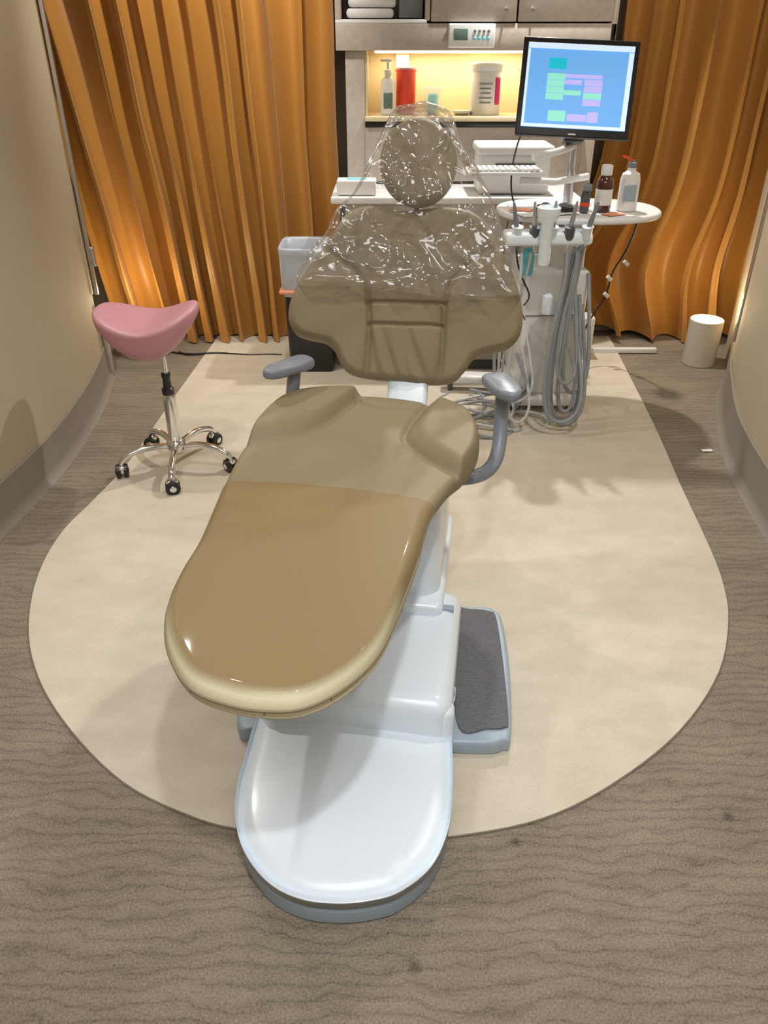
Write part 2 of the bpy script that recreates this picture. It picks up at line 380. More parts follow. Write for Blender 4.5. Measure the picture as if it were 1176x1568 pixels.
# shelf items (shelf top 1.29)
zs=1.29
pb=[lathe('bottle',[(.034,0),(.040,.006),(.041,.14),(.036,.168),(.017,.184),(.017,.196)],(.022,4.70,zs),M['label']),
    lathe('pump_collar',[(.020,.19),(.020,.212),(.008,.215),(.008,.25)],(.022,4.70,zs),M['whitew'],20),
    box('nozzle',(.012,4.70,zs+.255),(.06,.018,.014),M['whitew'],.005),
    box('label',(.022,4.668,zs+.07),(.05,.022,.08),M['lcd'],.01)]
group('hand_soap_dispenser',(.022,4.70,zs),pb)
rt=[lathe('cup',[(.044,0),(.052,.02),(.052,.20),(.056,.205),(.056,.222),(.03,.226)],(.118,4.76,zs),M['red']),
    lathe('lid',[(.057,.212),(.057,.222),(.045,.228)],(.118,4.76,zs),M['clear'],30)]
group('red_tumbler',(.118,4.76,zs),rt)  # red drinking tumbler with clear lid
bk=[box('box_a',(.10,4.845,zs+.14),(.07,.06,.28),M['label'],.004),box('box_lid',(.10,4.845,zs+.285),(.074,.064,.012),M['orange'],.002)]
group('tissue_box',(.10,4.845,zs),bk)
cc=[lathe('cup',[(.040,0),(.046,.01),(.050,.125),(.053,.13),(.045,.132)],(.262,4.72,zs),M['clear']),
    lathe('contents',[(.02,.005),(.026,.01),(.026,.09),(.02,.1)],(.262,4.72,zs),M['blue'],24)]
group('plastic_cup',(.262,4.72,zs),cc)
wt=[lathe('tub',[(.078,0),(.082,.006),(.082,.205),(.078,.21)],(.545,4.72,zs),M['label']),
    lathe('tub_lid',[(.085,.208),(.086,.214),(.086,.238),(.078,.245),(.03,.247)],(.545,4.72,zs),M['whitew']),
    lathe('label_band',[(.0825,.04),(.0832,.041),(.0832,.175),(.0825,.176)],(.545,4.72,zs),M['label']),
    box('label_magenta',(.595,4.665,zs+.115),(.035,.03,.13),M['magenta'],.008,(0,0,.75))]
for i in range(5): wt.append(box('label_text_%d'%i,(.535,4.637,zs+.15-i*.022),(.07-.008*(i%3),.003,.006),M['grey'],.0))
group('disinfectant_wipes_tub',(.545,4.72,zs),wt)
group('small_dish',(.43,4.70,zs),[lathe('dish',[(.03,0),(.05,.012),(.052,.022),(.045,.022),(.02,.010)],(.42,4.70,zs),M['whitew'],24)])

# ------------------------------------------------------------------ waste bin
wb=[box('body',(-.41,4.34,.32),(.25,.25,.64),M['black'],.03,taper=1.12)]
def binring():
    v=[];f=[];n=48
    prof=[(.140,.44,0),(.150,.47,1),(.152,.55,1),(.155,.66,1),(.158,.690,0),(.150,.700,0),(.138,.69,0),(.128,.60,1),(.120,.50,1),(.02,.48,1)]
    for r,z,wv in prof:
        for i in range(n):
            t=2*math.pi*i/n;c,s=math.cos(t),math.sin(t)
            k=r/max(abs(c),abs(s))*(1-.08*(min(abs(c),abs(s))/max(abs(c),abs(s)))**4)
            k+=wv*.006*noise.noise(Vector((c*6,s*6,z*12)))
            v.append((-.41+k*c,4.34+k*s,z))
    for q in range(len(prof)-1):
        for i in range(n):
            j=(i+1)%n;f.append((q*n+i,q*n+j,(q+1)*n+j,(q+1)*n+i))
    return frompy('liner',v,f,M['bag'])
wb.append(binring())
wb.append(box('liner_band',(-.41,4.34,.47),(.315,.32,.02),M['orange'],.008))
group('trash_can',(-.41,4.34,0),wb)

# ------------------------------------------------------------------ saddle stool
st=[];sx,sy=-.915,3.07
def saddle():
    nu,nv=48,64;v=[];f=[]
    for i in range(nu+1):
        th=math.pi*i/nu
        for j in range(nv):
            ph=2*math.pi*j/nv
            a=math.sin(th)*math.cos(ph);b=math.sin(th)*math.sin(ph);c=math.cos(th)
            sgn=lambda q,e:math.copysign(abs(q)**e,q)
            x=.208*sgn(a,.8);y=.155*sgn(b,.8);z=.068*sgn(c,.75)
            z+=.080*(abs(x)/.21)**2.0-.03*(max(c,0))*(1-(abs(x)/.212))**1
            if c<0: z-=.040*(1-(abs(x)/.212)**2)
            z+=.02*(y/.17)**2
            x*=1-.15*max(0,-c)
            v.append((x,y,z))
    for i in range(nu):
        for j in range(nv):
            k=(j+1)%nv;f.append((i*nv+j,i*nv+k,(i+1)*nv+k,(i+1)*nv+j))
    return frompy('saddle_seat',v,f,M['pink'])
s=saddle();s.location=(sx-.035,sy,.625);s.rotation_euler=(math.radians(4),math.radians(-2),math.radians(-2));st.append(s)
st.append(lathe('gas_lift_rod',[(.013,.30),(.013,.55)],(sx,sy,0),M['chrome'],24))
st.append(lathe('lift_boot',[(.022,.345),(.026,.35),(.026,.372),(.018,.38),(.016,.42),(.019,.425),(.019,.44),(.015,.445)],(sx,sy,0),M['black'],24))
st.append(lathe('column',[(.028,.10),(.028,.33),(.024,.35)],(sx,sy,0),M['chrome'],32))
st.append(lathe('seat_plate',[(.04,.52),(.06,.53),(.06,.55)],(sx-.02,sy,0),M['black'],24))
st.append(lathe('hub',[(.03,.075),(.042,.085),(.045,.115),(.035,.135),(.028,.14)],(sx,sy,0),M['chrome'],32))
for i in range(5):
    a=math.radians(-83+72*i);ca,sa=math.cos(a),math.sin(a)
    P=lambda r,z:(sx+r*ca,sy+r*sa,z)
    st.append(tube('leg_%d'%i,[P(.03,.105),P(.10,.125),P(.18,.115),P(.235,.09),P(.245,.065)],.0135,M['chrome']))
    cx,cy=sx+.245*ca,sy+.245*sa
    st.append(lathe('caster_stem_%d'%i,[(.009,.05),(.009,.08)],(cx,cy,0),M['chrome'],16))
    w=a+.7*(i-2)
    ox,oy=math.cos(w),math.sin(w)
    for sgn in (-1,1):
        st.append(lathe('caster_wheel_%d_%s'%(i,'a' if sgn<0 else 'b'),[(.012,-.010),(.028,-.009),(.031,-.006),(.031,.006),(.028,.009),(.012,.010)],(cx-oy*.016*sgn,cy+ox*.016*sgn,.032),M['black'],24,(0,math.pi/2,w+math.pi/2)))
        st.append(lathe('caster_cap_%d_%s'%(i,'a' if sgn<0 else 'b'),[(.012,-.0015),(.014,.0),(.012,.0015)],(cx-oy*.028*sgn,cy+ox*.028*sgn,.032),M['chrome'],18,(0,math.pi/2,w+math.pi/2)))
    st.append(box('caster_hood_%d'%i,(cx,cy,.052),(.05,.028,.02),M['chrome'],.007,(0,0,w)))
group('saddle_stool',(sx,sy,0),st)

# ------------------------------------------------------------------ dental chair
ch=[]
yaw=math.radians(-8)
foot=[(.178,1.60),(.176,1.48),(.172,1.36),(.165,1.25),(.148,1.14),(.105,1.045),(.035,.985),(-.03,.964),(-.10,.958),(-.175,.968),(-.245,1.003),(-.305,1.07),(-.340,1.15),(-.352,1.25),(-.346,1.36),(-.338,1.48),(-.332,1.60),(-.09,1.62)]
ch.append(cushion('base_foot_cover',foot,(-.09,1.33),.050,.045,M['white'],crown=.008,rings=14,xf=lambda x,y,z:(x,y,z+.108)))
ch.append(cushion('base_plinth',foot,(-.09,1.33),.047,.006,M['bluegrey'],crown=0,rings=3,xf=lambda x,y,z:(-.09+(x+.09)*.985,1.33+(y-1.33)*.99,z+.049)))
ch.append(cushion('base_shadow_gap',foot,(-.09,1.33),.010,.002,M['black'],crown=0,rings=3,xf=lambda x,y,z:(-.09+(x+.09)*.965,1.33+(y-1.33)*.97,z+.060)))
pl=[(-.40,1.50),(-.30,1.48),(-.03,1.44),(.25,1.42),(.315,1.43),(.34,1.46),(.37,1.7),(.378,1.92),(.36,1.98),(.30,2.0),(0,2.0),(-.30,2.0),(-.36,1.98),(-.40,1.9)]
ch.append(cushion('base_plate',pl,(-.03,1.72),.05,.014,M['bluegrey'],crown=0,rings=6,xf=lambda x,y,z:(x,y,z+.052)))
for k,(x0,x1) in enumerate(((.20,.352),)):
    o=[(x0,1.47),((x0+x1)/2,1.465),(x1-.03,1.47),(x1-.015,1.5),(x1,1.72),(x1+.005,1.93),(x1-.015,1.965),((x0+x1)/2,1.975),(x0,1.975),(x0,1.72)]
    ch.append(cushion('foot_pad_%d'%k,o,((x0+x1)/2,1.72),.01,.004,M['rubber'],crown=0,rings=6,xf=lambda x,y,z:(x,y,z+.060)))
ch.append(box('lower_cover',(-.045,1.665,.115),(.50,.50,.20),M['white'],.045,(0,0,yaw),6))
ch.append(box('lower_cover_lip',(-.075,1.455,.10),(.515,.06,.175),M['white'],.022,(0,0,yaw),5))
ch.append(box('lift_column',(-.02,2.06,.34),(.44,.50,.52),M['white'],.05,(0,0,yaw),6,taper=.93))
ch.append(box('column_skirt',(-.025,2.03,.22),(.46,.52,.06),M['white'],.02,(0,0,yaw),4))
ch.append(box('clip',(.185,1.775,.215),(.035,.02,.02),M['bluegrey'],.004,(0,0,yaw)))
ch.append(box('seat_frame',(-.08,1.75,.575),(.36,.85,.04),M['grey'],.018,(0,0,yaw),4))
ch.append(box('toe_bracket',(-.17,1.26,.595),(.16,.3,.02),M['grey'],.008,(0,0,yaw),4))
pad=[(-.436,1.22),(-.405,1.105),(-.345,1.012),(-.27,.972),(-.206,.958),(-.14,.963),(-.075,1.008),(-.02,1.08),(.012,1.165),(.043,1.28),(.078,1.42),(.113,1.59),(.17,1.73),(.225,1.82),(.262,1.92),(.272,2.03),(.25,2.11),(.20,2.155),(.125,2.20),(.024,2.235),(-.098,2.25),(-.22,2.238),(-.305,2.185),(-.365,2.07),(-.398,1.91),(-.412,1.743),(-.42,1.482),(-.436,1.33)]
curvL=catmull([(-.5,1.94),(-.371,1.955),(-.271,1.985),(-.167,2.06),(-.08,2.2),(-.06,2.4)],6,closed=False)
curvR=catmull([(1.70,.30),(1.76,.21),(1.80,.16),(1.85,.115),(1.912,.075),(1.975,.058),(2.06,.08),(2.17,.13),(2.3,.15)],4,closed=False)
seamLR=catmull([(.13,2.17),(.08,2.06),(.058,1.975),(.075,1.912),(.115,1.85),(.173,1.788),(.25,1.745)],4,closed=False)
seamL=catmull([(-.40,1.955),(-.371,1.955),(-.271,1.985),(-.167,2.06),(-.08,2.2)],5,closed=False)
backseam=[(-.08,2.2),(-.03,2.16),(.06,2.15),(.13,2.17)]
def seatdisp(x,y):
    z=0
    if x<-.03 and y>1.85:
        d=y-interp(x,curvL);z+=.036*sstep(d/.06) if d>0 else 0
    if y>1.7:
        d=x-interp(y,curvR);z+=.036*sstep(d/.06) if d>0 else 0
    if y>1.65:
        for P in (seamL,seamLR): z-=.013*math.exp(-(pold(x,y,P)/.010)**2)
        d=pold(x,y,backseam);z-=.009*math.exp(-(d/.009)**2)
    z+= .002*sstep((1.743-.0865-(y+.212*x))/.004)
    z+=.02*sstep((y-2.0)/.2)
    z-=.012*math.exp(-((y-1.75)/.22)**2)
    return z
ch.append(cushion('seat_and_leg_cushion',pad,(-.13,1.60),.070,.034,M['seatv'],crown=.012,disp=seatdisp,rings=90,sub=12,xf=lambda x,y,z:(x,y,z+.672)))
PO=catmull(pad,7)
def rimtube(name,z,r,m,out=0):
    pts=[]
    for i in list(range(175,196,2))+list(range(0,72,2)):
        x,y=PO[i];dx,dy=x+.13,y-1.6;l=math.hypot(dx,dy);pts.append((x+dx/l*out,y+dy/l*out,z))
    ch.append(tube(name,pts,r,m))
rimtube('toe_rim_piping',.640,.0032,M['vinyl']);rimtube('toe_rim_welt',.622,.0045,M['welt'],-.006)
for k,i in enumerate((14,28,40)):
    x,y=PO[i];dx,dy=x+.13,y-1.6;l=math.hypot(dx,dy);dx/=l;dy/=l
    ch.append(tube('toe_rim_seam_%d'%k,[(x-dx*.022,y-dy*.022,.6685),(x-dx*.008,y-dy*.008,.661),(x,y,.645),(x-dx*.001,y-dy*.001,.630)],.0016,M['vinyl']))

# backrest, plane through (.,2.35,.687) leaning 28 deg
al=math.radians(28);sa_,ca_=math.sin(al),math.cos(al)
def bx_(x,s,h): return (x,2.35+s*sa_-h*ca_,.687+s*ca_+h*sa_)
back=[(.13,-.005),(.06,.004),(-.03,.012),(-.105,.028),(-.140,.06),(-.158,.10),(-.19,.130),(-.245,.142),(-.288,.16),(-.308,.20),(-.303,.26),(-.27,.33),(-.215,.41),(-.165,.48),(-.118,.54),(-.06,.563),(0,.558),(.067,.548),(.14,.556),(.21,.560),(.285,.543),(.338,.495),(.39,.402),(.430,.31),(.449,.22),(.440,.15),(.405,.112),(.35,.098),(.295,.078),(.262,.035),(.22,.0)]
P1=catmull([(-.065,0),(-.052,.10),(-.050,.27),(-.10,.36),(-.20,.43)],4,closed=False)
P2=catmull([(.172,-.01),(.188,.10),(.196,.26),(.235,.34),(.34,.42)],4,closed=False)
P3=[(-.052,.255),(.196,.248)];P4=[(-.05,.185),(.188,.178)]
def backdisp(x,s):
    z=0
    for P in (P1,P2):
        d=pold(x,s,P);z-=.010*math.exp(-(d/.008)**2)+.006*math.exp(-(d/.025)**2)
    for P in (P3,P4): z-=.009*math.exp(-(pold(x,s,P)/.006)**2)
    xc=x-.07
    z+=.022*sstep((abs(xc)-.12)/.2)
    if s<.18 and abs(xc)<.11: z+=.009*noise.noise(Vector((x*34+s*10,s*5,0)))
    elif s>.27: z+=.006*noise.noise(Vector((x*7,s*7,5)))*sstep((s-.27)/.08)
    return z
ch.append(cushion('backrest_cushion',back,(.07,.29),.09,.030,M['vinyl'],crown=.015,disp=backdisp,rings=100,sub=11,xf=bx_))
ch.append(cushion('backrest_shell',[(a*.92+.07*.08,b*.92+.29*.08) for a,b in back],(.07,.29),.05,.02,M['grey'],crown=0,rings=4,xf=lambda x,s,h:bx_(x,s,h-.08)))
hd=[(.109+.122*math.cos(t),.685+.134*math.sin(t)+.0) for t in [2*math.pi*i/18 for i in range(18)]]
def hdd(x,s): return -.012*math.exp(-(((x-.109)/.05)**2+((s-.685)/.06)**2))
ch.append(cushion('headrest_cushion',hd,(.109,.685),.085,.035,M['vinyl'],crown=.008,disp=hdd,rings=20,xf=lambda x,s,h:bx_(x,s,h+.05)))
ch.append(cushion('headrest_shell',hd,(.109,.685),.03,.012,M['dgrey'],crown=0,rings=3,xf=lambda x,s,h:bx_(.109+(x-.109)*.9,.685+(s-.685)*.9,h-.028)))
g0=bx_(.105,.50,-.06);g1=bx_(.108,.68,-.04)
ch.append(tube('headrest_bar',[g0,tuple((a+b)/2 for a,b in zip(g0,g1)),g1],.016,M['chrome'],bez=False))
ch.append(box('back_support',(.075,2.36,.60),(.13,.05,.26),M['white'],.015,(-al,0,yaw),4))
ch.append(box('back_pivot',(.06,2.28,.53),(.20,.26,.10),M['grey'],.02,(0,0,yaw),4))
# arm rests
def armpad(name,c,L,W,ang):
    o=[(L/2,0),(L*.42,W*.42),(L*.1,W*.5),(-L*.3,W*.42),(-L/2,W*.15),(-L/2,-W*.15),(-L*.3,-W*.42),(L*.1,-W*.5),(L*.42,-W*.42)]
    ca,sa=math.cos(ang),math.sin(ang)
    return cushion(name,o,(0,0),.032,.014,M['grey'],crown=.006,rings=8,xf=lambda x,y,z:(c[0]+x*ca-y*sa,c[1]+x*sa+y*ca,c[2]+z))
ch.append(armpad('armrest_pad_a',(-.285,2.20,.81),.175,.075,math.radians(45)))
ch.append(tube('armrest_post_a',[(-.27,2.23,.79),(-.275,2.23,.74),(-.29,2.22,.66),(-.29,2.18,.58),(-.25,2.12,.55),(-.12,2.08,.54)],.020,M['grey']))
ch.append(armpad('armrest_pad_b',(.338,2.07,.80),.17,.085,math.radians(105)))
ch.append(tube('armrest_post_b',[(.345,2.10,.785),(.345,2.10,.72),(.345,2.08,.64),(.335,2.02,.57),(.28,1.96,.545),(.20,1.95,.55),(.05,1.95,.55)],.021,M['grey']))
# clear film sleeve on head and shoulders
fo=[(-.275,.305),(-.235,.40),(-.19,.46),(-.15,.54),(-.085,.61),(-.035,.70),(.01,.79),(.05,.83),(.11,.84),(.17,.828),(.215,.79),(.25,.70),(.31,.63),(.355,.545),(.39,.43),(.425,.34),(.438,.262),(.33,.248),(.2,.255),(.09,.268),(-.03,.285),(-.15,.295)]
def fdisp(x,s):
    z=.045+.022*sstep((abs(x-.07)-.12)/.2)
    d=math.hypot((x-.109)/.16,(s-.685)/.17)
    z+=.075*sstep((1.5-d)/.6)
    for k,(fr,am) in enumerate(((9,.014),(19,.005))):
        q=noise.noise(Vector((x*fr+s*fr*.5,s*fr*.55-x*fr*.3,k*3.1)));z+=am*(1-2*abs(q)*2)
    return z
film=cushion('clear_film_sleeve',fo,(.09,.53),.05,.02,M['film'],crown=.0,disp=fdisp,rings=60,sub=9,xf=bx_,top_only=True)
ch.append(film)
group('dental_chair',(-.05,1.7,0),ch)

# ------------------------------------------------------------------ delivery cart
ct=[]
ct.append(box('cabinet_body',(.815,3.86,.40),(.30,.36,.62),M['whitew'],.02,(0,0,.04)))
ct.append(box('cabinet_neck',(.87,3.86,.80),(.15,.26,.30),M['whitew'],.02,(0,0,.04)))
ct.append(box('cabinet_base',(.80,3.84,.07),(.36,.42,.05),M['whitew'],.015))
ct.append(box('drawer_line',(.81,3.677,.50),(.26,.004,.006),M['grey'],.001,(0,0,.04)))
ct.append(box('base_leg',(.50,3.95,.075),(.36,.09,.05),M['whitew'],.018,(0,0,-.1)))
for i,(x,y) in enumerate(((.66,3.68),(.95,3.68),(.66,4.0),(.95,4.0),(.36,3.96))):
    ct.append(lathe('caster_%d'%i,[(.012,-.014),(.024,-.012),(.024,.012),(.012,.014)],(x,y,.025),M['dgrey'],18,(0,math.pi/2,0)))
to=[(.90+.375*math.copysign(abs(math.cos(t))**.85,math.cos(t)),3.80+.27*math.copysign(abs(math.sin(t))**.85,math.sin(t))) for t in [2*math.pi*i/24 for i in range(24)]]
ct.append(cushion('tray_top',to,(.9,3.8),.028,.012,M['whitew'],crown=0,rings=4,xf=lambda x,y,z:(x,y,z+.97)))
ct.append(box('control_head',(.71,3.50,.90),(.38,.12,.055),M['white'],.018,(0,0,.06)))
ct.append(box('head_arm',(.80,3.62,.91),(.08,.30,.04),M['white'],.012))
for i in range(5):
    x=.57+i*.075
    ct.append(lathe('holder_%d'%i,[(.018,0),(.022,.01),(.022,.05),(.026,.055),(.018,.056)],(x,3.46,.90),M['dgrey'] if i%2 else M['white'],20,(math.radians(12),0,0)))
    ct.append(lathe('handpiece_%d'%i,[(.006,-.09),(.011,-.05),(.011,.05),(.007,.11),(.004,.13)],(x,3.455,.93),M['steel'] if i%2 else M['grey'],16,(math.radians(10),math.radians(6*(i-2)),0)))
ct.append(lathe('suction_funnel',[(.022,0),(.026,.01),(.026,.17),(.045,.20),(.050,.235),(.044,.24),(.02,.20)],(.69,3.42,.80),M['white'],30))
ct.append(lathe('water_bottle',[(.02,0),(.028,.01),(.03,.09),(.018,.12)],(.645,3.56,.72),M['blue'],20))
ct.append(lathe('valve',[(.03,0),(.035,.02),(.03,.08),(.015,.09)],(.76,3.55,.55),M['white'],24))
ct.append(tube('black_cord_a',[(.60,3.55,.95),(.57,3.50,.86),(.60,3.48,.74),(.66,3.50,.66),(.68,3.60,.60),(.67,3.68,.55)],.004,M['black']))
ct.append(tube('black_cord_b',[(.55,3.60,.95),(.52,3.52,.84),(.54,3.5,.70),(.60,3.52,.60),(.66,3.62,.52),(.68,3.68,.48)],.0035,M['black']))
def hose(nm,a,b,low,y,r=.0085,side=0,m='hose'):
    mx=(a[0]+b[0])/2
    pts=[a,(a[0]+.005,y,a[2]-.12),(a[0]-.02+side,y-.03,(a[2]+low)/2+.05),(a[0]-.03+side,y-.05,low+.06),(mx+side*.5,y-.06,low),(b[0]+.02,y-.05,low+.07),(b[0]+.01,y,(b[2]+low)/2),b]
    ct.append(tube(nm,pts,r,M[m]))
hose('hose_0',(.83,3.47,.86),(.93,3.68,.60),.03,3.52,.009,-.01)
hose('hose_1',(.85,3.47,.86),(.90,3.68,.66),.08,3.50,.009)
hose('hose_2',(.87,3.48,.86),(.96,3.68,.70),.16,3.54,.009)
hose('hose_3',(.81,3.47,.84),(.95,3.68,.55),.02,3.48,.008,-.01)
hose('hose_4',(.57,3.47,.84),(.70,3.68,.40),.13,3.50,.007,-.01,'hosel')
hose('hose_5',(.60,3.47,.84),(.68,3.68,.35),.05,3.44,.007,0,'hosel')
hose('hose_6',(.64,3.47,.84),(.62,3.88,.20),.03,3.52,.007,-.06,'hosel')
hose('hose_7',(.795,3.46,.85),(.92,3.68,.50),.06,3.42,.010,-.03)
hose('hose_8',(.84,3.46,.85),(.88,3.68,.42),.24,3.46,.008,-.02)
hose('hose_9',(.54,3.47,.84),(.66,3.70,.30),.20,3.46,.008,-.01)
for i,(x,y,rx,ry,z) in enumerate(((.45,3.62,.16,.14,.015),(.52,3.70,.20,.12,.03),(.40,3.75,.13,.16,.02),(.60,3.52,.22,.10,.015),(.48,3.45,.15,.12,.02))):
    pts=[(x+rx*math.cos(t),y+ry*math.sin(t),z+.02*math.sin(2*t)) for t in [i+2*math.pi*k/14*1.05 for k in range(13)]]+[(.72,3.64,.08),(.74,3.68,.2)]
    ct.append(tube('floor_hose_%d'%i,pts,.008,M['hosel'] if i%2 else M['hose']))
group('dental_delivery_cart',(.82,3.84,0),ct)
# monitor with arm
mo=[];mc=Vector((.828,3.78,1.455));R=Matrix.Translation(mc)@Matrix.Rotation(math.radians(-5),4,'Z')@Matrix.Rotation(math.radians(-18),4,'X')@Matrix.Rotation(math.radians(2.5),4,'Y')@Matrix.Scale(.93,4)
def mb(n,x,y,z,dx,dy,dz,m,bev=.0): 
    o=box(n,(0,0,0),(dx,dy,dz),m,bev);o.matrix_world=R@Matrix.Translation((x,y,z));mo.append(o)
W_,H_=.525,.415
mb('housing',0,.015,0,W_,.035,H_,M['black'],.006)
mb('housing_back',0,.04,0,.36,.04,.26,M['black'],.015)
mb('screen',0,-.0035,.006,W_-.045,.003,H_-.06,M['sBlue'])
sw,sh=W_-.045,H_-.06
mb('toolbar',0,-.0056,.006+sh/2-.012,sw,.001,.024,M['sWhite'])
mb('toolbar_line',0,-.0063,.006+sh/2-.026,sw,.001,.003,M['sBlue'])
mb('side_strip',-sw/2+.006,-.0056,-.006,.012,.001,sh-.03,M['sWhite'])
mb('status_bar',0,-.0056,.006-sh/2+.008,sw,.001,.014,M['sWhite'])
mb('side_strip_right',sw/2-.012,-.0056,-.006,.022,.001,sh-.03,M['sWhite'])
mb('cell_teal',-.10,-.0056,.10,.08,.001,.045,M['sTeal'])
mb('cell_header',.025,-.0056,.050,.17,.001,.016,M['sPurple'])
for i in range(4): mb('cell_green_%d'%i,-.10,-.0056,.045-i*.028,.08,.001,.026,M['sGreen'])
for i in range(2): mb('cell_mid_%d'%i,-.02,-.0056,.025-i*.045,.078,.001,.02,M['sGreen'] if i else M['sPurple'])
for i in range(4): mb('cell_purple_%d'%i,.072,-.0056,.025-i*.028,.082,.001,.026,M['sPurple'] if i!=2 else M['sGreen'])
mb('cell_green_low',-.08,-.0056,-.12,.08,.001,.045,M['sGreen']);mb('cell_purple_low',.012,-.0056,-.125,.09,.001,.03,M['sPurple']);mb('cell_blue_low',.085,-.0056,-.12,.05,.001,.045,M['sPurple'])
mb('badge',0,-.0045,-H_/2+.012,.035,.002,.007,M['label'])
mo.append(box('tilt_bracket',(.85,3.87,1.33),(.09,.06,.20),M['dgrey'],.01,(math.radians(-18),0,0)))
mo.append(lathe('post',[(.022,.97),(.022,1.29)],(.87,3.90,0),M['steel'],24))
mo.append(tube('arm_upper',[(.87,3.90,1.22),(.78,3.78,1.21),(.66,3.74,1.19)],.016,M['whitew'],bez=False))
mo.append(tube('arm_lower',[(.95,3.90,1.09),(.78,3.80,1.08),(.62,3.78,1.09)],.016,M['whitew'],bez=False))
mo.append(tube('cable',[(.62,3.80,1.30),(.60,3.92,1.22),(.58,3.92,1.05),(.61,3.86,.985)],.004,M['black']))
group('computer_monitor',(.835,3.85,.97),mo)
kb=[box('tray',(.545,3.80,1.125),(.34,.16,.014),M['whitew'],.005)]
for r in range(4):
    for c in range(12): kb.append(box('key_%d_%d'%(r,c),(.405+c*.0255,3.745+r*.034,1.138),(.021,.027,.010),M['label'],.002,seg=1))
group('keyboard',(.545,3.8,1.12),kb)
# case on counter
pr=[box('body',(.66,4.36,1.055),(.36,.26,.19),M['whitew'],.02),box('lid',(.66,4.36,1.165),(.385,.28,.045),M['whitew'],.015),box('slot',(.66,4.225,1.10),(.2,.01,.012),M['dgrey'],.002)]
group('sterilizer_box',(.66,4.36,.955),pr)
group('glove_box',(-.15,4.3,.957),[box('carton',(-.14,4.27,.993),(.20,.12,.07),M['label'],.006),box('slot',(-.14,4.27,1.029),(.1,.05,.004),M['blue'],.001)])
zt=.971
bb=[lathe('bottle',[(.033,0),(.037,.005),(.037,.12),(.030,.145),(.018,.155)],(.985,3.70,zt),M['brown'],28),lathe('cap',[(.024,.152),(.025,.155),(.025,.19),(.022,.194)],(.985,3.70,zt),M['whitew'],24),
    lathe('label',[(.0375,.03),(.0378,.031),(.0378,.095),(.0375,.096)],(.985,3.70,zt),M['label'],28)]
group('amber_bottle',(.985,3.70,zt),bb)
sb=[lathe('bottle',[(.038,0),(.044,.006),(.044,.13),(.038,.155),(.018,.168),(.018,.18)],(1.10,3.72,zt),M['label'],28),
    lathe('nozzle',[(.018,.178),(.018,.20),(.008,.205),(.008,.21)],(1.10,3.72,zt),M['grey'],20),
    tube('spout',[(1.10,3.72,zt+.205),(1.07,3.71,zt+.222),(1.045,3.70,zt+.23)],.005,M['red'],bez=False),
    box('label',(1.095,3.680,zt+.08),(.055,.012,.07),M['bluegrey'],.004)]
group('spray_bottle',(1.10,3.72,zt),sb)
sg=[tube('frame_front',[(.68,3.66,zt+.012),(.72,3.63,zt+.02),(.76,3.66,zt+.024),(.80,3.63,zt+.02),(.85,3.66,zt+.012)],.009,M['black']),
    tube('temple_a',[(.68,3.66,zt+.012),(.69,3.72,zt+.03),(.73,3.77,zt+.012)],.005,M['black']),tube('temple_b',[(.85,3.66,zt+.012),(.85,3.72,zt+.03),(.82,3.77,zt+.012)],.005,M['black']),
    lathe('lens_a',[(.024,-.004),(.028,0),(.024,.004)],(.72,3.65,zt+.02),M['dgrey'],20,(1.2,0,0)),lathe('lens_b',[(.024,-.004),(.028,0),(.024,.004)],(.80,3.65,zt+.02),M['dgrey'],20,(1.2,0,0))]
group('safety_glasses',(.765,3.69,zt),sg)
group('handheld_curing_light',(.90,3.68,zt),[lathe('grip',[(.012,0),(.02,.004),(.021,.07),(.014,.10)],(.895,3.66,zt),M['dgrey'],20),box('head',(.895,3.645,zt+.11),(.035,.05,.03),M['grey'],.008),lathe('band',[(.0215,.03),(.0218,.031),(.0218,.045),(.0215,.046)],(.895,3.66,zt),M['red'],20)])
def sheet(name,c,w,d,m,rot):
    nx=14;v=[];f=[]
    for i in range(nx+1):
        for j in range(nx+1):
            x=(i/nx-.5)*w;y=(j/nx-.5)*d;v.append((x,y,.003+.004*abs(noise.noise(Vector((x*25,y*25,c[0]))))))
    for i in range(nx):
        for j in range(nx):
            a=i*(nx+1)+j;f.append((a,a+1,a+nx+2,a+nx+1))
    o=frompy(name,v,f,m);o.location=c;o.rotation_euler=(0,0,rot)
    s=o.modifiers.new('t','SOLIDIFY');s.thickness=.001;return o
sheet('paper_bib',(.72,3.66,zt),.28,.16,M['label'],.3)
sheet('orange_paper_slip',(.62,3.70,zt+.004),.10,.07,M['orange'],-.4)
sheet('orange_paper_slip.001',(1.02,3.62,zt),.10,.06,M['orange'],.5)
sheet('floor_paper_scrap',(1.50,3.22,.002),.05,.025,M['label'],.1)

# ------------------------------------------------------------------ floor lamps
def cyl_lamp(name,x,y,e):
    o=[lathe('shade',[(.088,0),(.092,.004),(.094,.262),(.090,.266),(.084,.262),(.082,.225)],(x,y,0),M['shade'],48),
       lathe('glow_disc',[(.080,.252),(.081,.256),(.02,.258)],(x,y,0),M['glow'],40)]
    group(name,(x,y,0),o)
    l=bpy.data.lights.new(name+'_bulb','POINT');l.energy=e;l.color=(1,.78,.45);l.shadow_soft_size=.05
    b=bpy.data.objects.new(name+'_bulb',l);col.objects.link(b);b.location=(x,y,.33)
cyl_lamp('uplight_lamp',1.86,4.38,4)
cyl_lamp('uplight_lamp.001',-1.475,4.52,5)
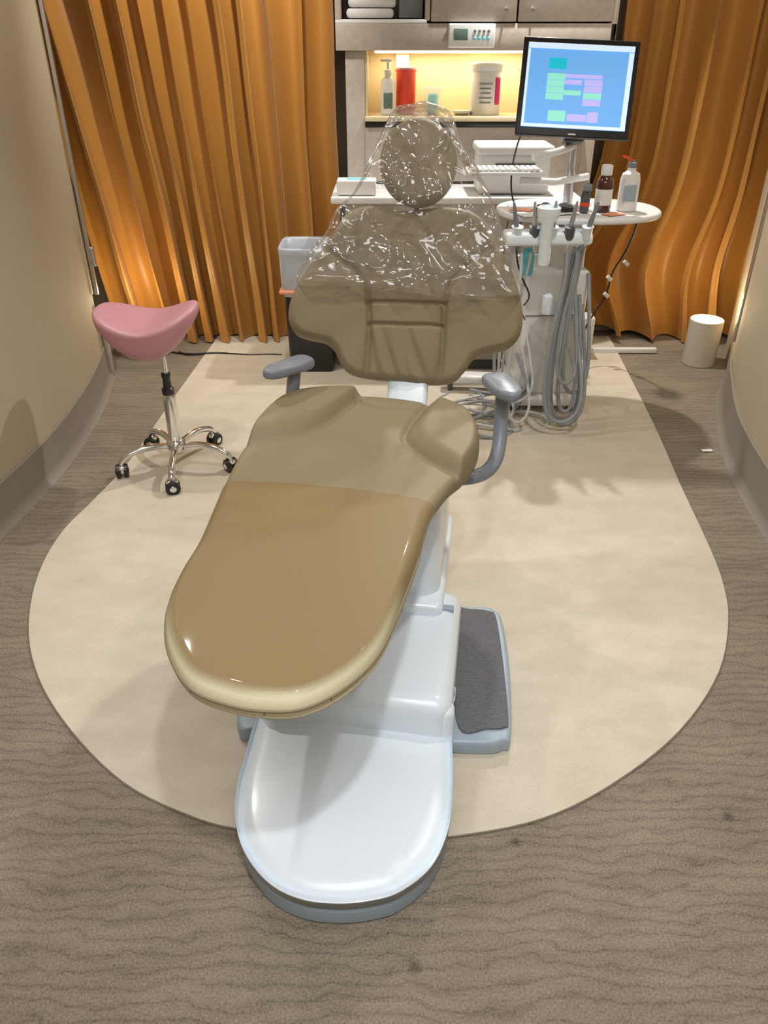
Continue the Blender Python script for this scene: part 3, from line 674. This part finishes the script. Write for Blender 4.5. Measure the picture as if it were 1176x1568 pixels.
# cords on floor at left of the bin
cords=[tube('cord_a',[(-1.3,4.55,.008),(-1.2,4.50,.008),(-1.0,4.55,.008),(-.8,4.48,.008),(-.7,4.52,.008),(-.62,4.5,.008)],.005,M['black']),
       tube('cord_b',[(-1.25,4.55,.01),(-1.2,4.46,.01),(-1.10,4.55,.01),(-.95,4.52,.01)],.006,M['black'])]
group('power_cord',(-1.0,4.5,0),cords)
cords=[tube('cable',[(1.28,4.10,.86),(1.30,4.2,.70),(1.22,4.3,.55),(1.28,4.35,.40),(1.12,4.3,.25),(1.10,4.2,.12)],.005,M['black'])]
for i,(x,y,z) in enumerate(((1.29,4.22,.62),(1.235,4.3,.52),(1.24,4.33,.42))): cords.append(box('clip_%d'%i,(x,y-.01,z),(.035,.02,.02),M['whitew'],.004,(0,.7,0)))
group('cable_run',(1.25,4.3,.1),cords)
group('cable_box',(1.2,4.5,0),[box('body',(1.17,4.48,.13),(.12,.12,.26),M['whitew'],.01),box('trunk',(1.45,4.55,.02),(.42,.03,.03),M['whitew'],.004)])

# ------------------------------------------------------------------ lights
def spot(n,p,tgt,e,ang=110,blend=.8,colr=(1,.965,.915),rad=.05):
    l=bpy.data.lights.new(n,'SPOT');l.energy=e;l.spot_size=math.radians(ang);l.spot_blend=blend;l.color=colr;l.shadow_soft_size=rad
    o=bpy.data.objects.new(n,l);col.objects.link(o);o.location=p
    o.rotation_euler=(Vector(tgt)-Vector(p)).to_track_quat('-Z','Y').to_euler()
spot('downlight_1',(.75,4.42,2.68),(.95,3.0,0),175,115,.6,rad=.035)
spot('downlight_2',(-1.30,3.22,2.68),(-1.0,3.2,0),65,120,.7,rad=.03)
spot('downlight_3',(1.0,2.3,2.68),(.9,2.6,0),72,100,.9)
spot('downlight_4',(-.9,2.1,2.68),(-.8,2.3,0),42,100,.9)
spot('downlight_5',(.15,.35,2.68),(-.05,1.45,.1),82,60,.9,(.97,.985,1))
spot('downlight_6',(-.5,3.8,2.68),(-1.1,4.8,1.4),95,95,.8,(1,.95,.85),.05)
spot('downlight_7',(1.4,3.7,2.68),(1.7,4.8,1.5),20,95,.8,(1,.95,.85),.05)
l=bpy.data.lights.new('soft_fill','AREA');l.energy=50;l.color=(.98,.985,1);l.shape='RECTANGLE';l.size=2.2;l.size_y=1.5  # soft fill light, added above and behind the camera to lift the shading
o=bpy.data.objects.new('soft_fill',l);col.objects.link(o);o.location=(0,-.3,2.72)
l=bpy.data.lights.new('niche_area','AREA');l.energy=3.0;l.color=(1,.84,.55);l.shape='RECTANGLE';l.size=.95;l.size_y=.05
o=bpy.data.objects.new('niche_area',l);col.objects.link(o);o.location=(.45,4.76,1.572)
w=bpy.data.worlds.new('room_world');sc.world=w;w.use_nodes=True
w.node_tree.nodes['Background'].inputs[0].default_value=(.9,.88,.82,1);w.node_tree.nodes['Background'].inputs[1].default_value=.15

# ------------------------------------------------------------------ camera
cam=bpy.data.cameras.new('camera');co=bpy.data.objects.new('camera',cam);col.objects.link(co)
cam.sensor_fit='VERTICAL';cam.sensor_height=36;cam.lens=27.18;cam.clip_start=.05
co.location=(0,0,1.62);co.rotation_euler=(math.radians(90-31.2),0,0)
sc.camera=co
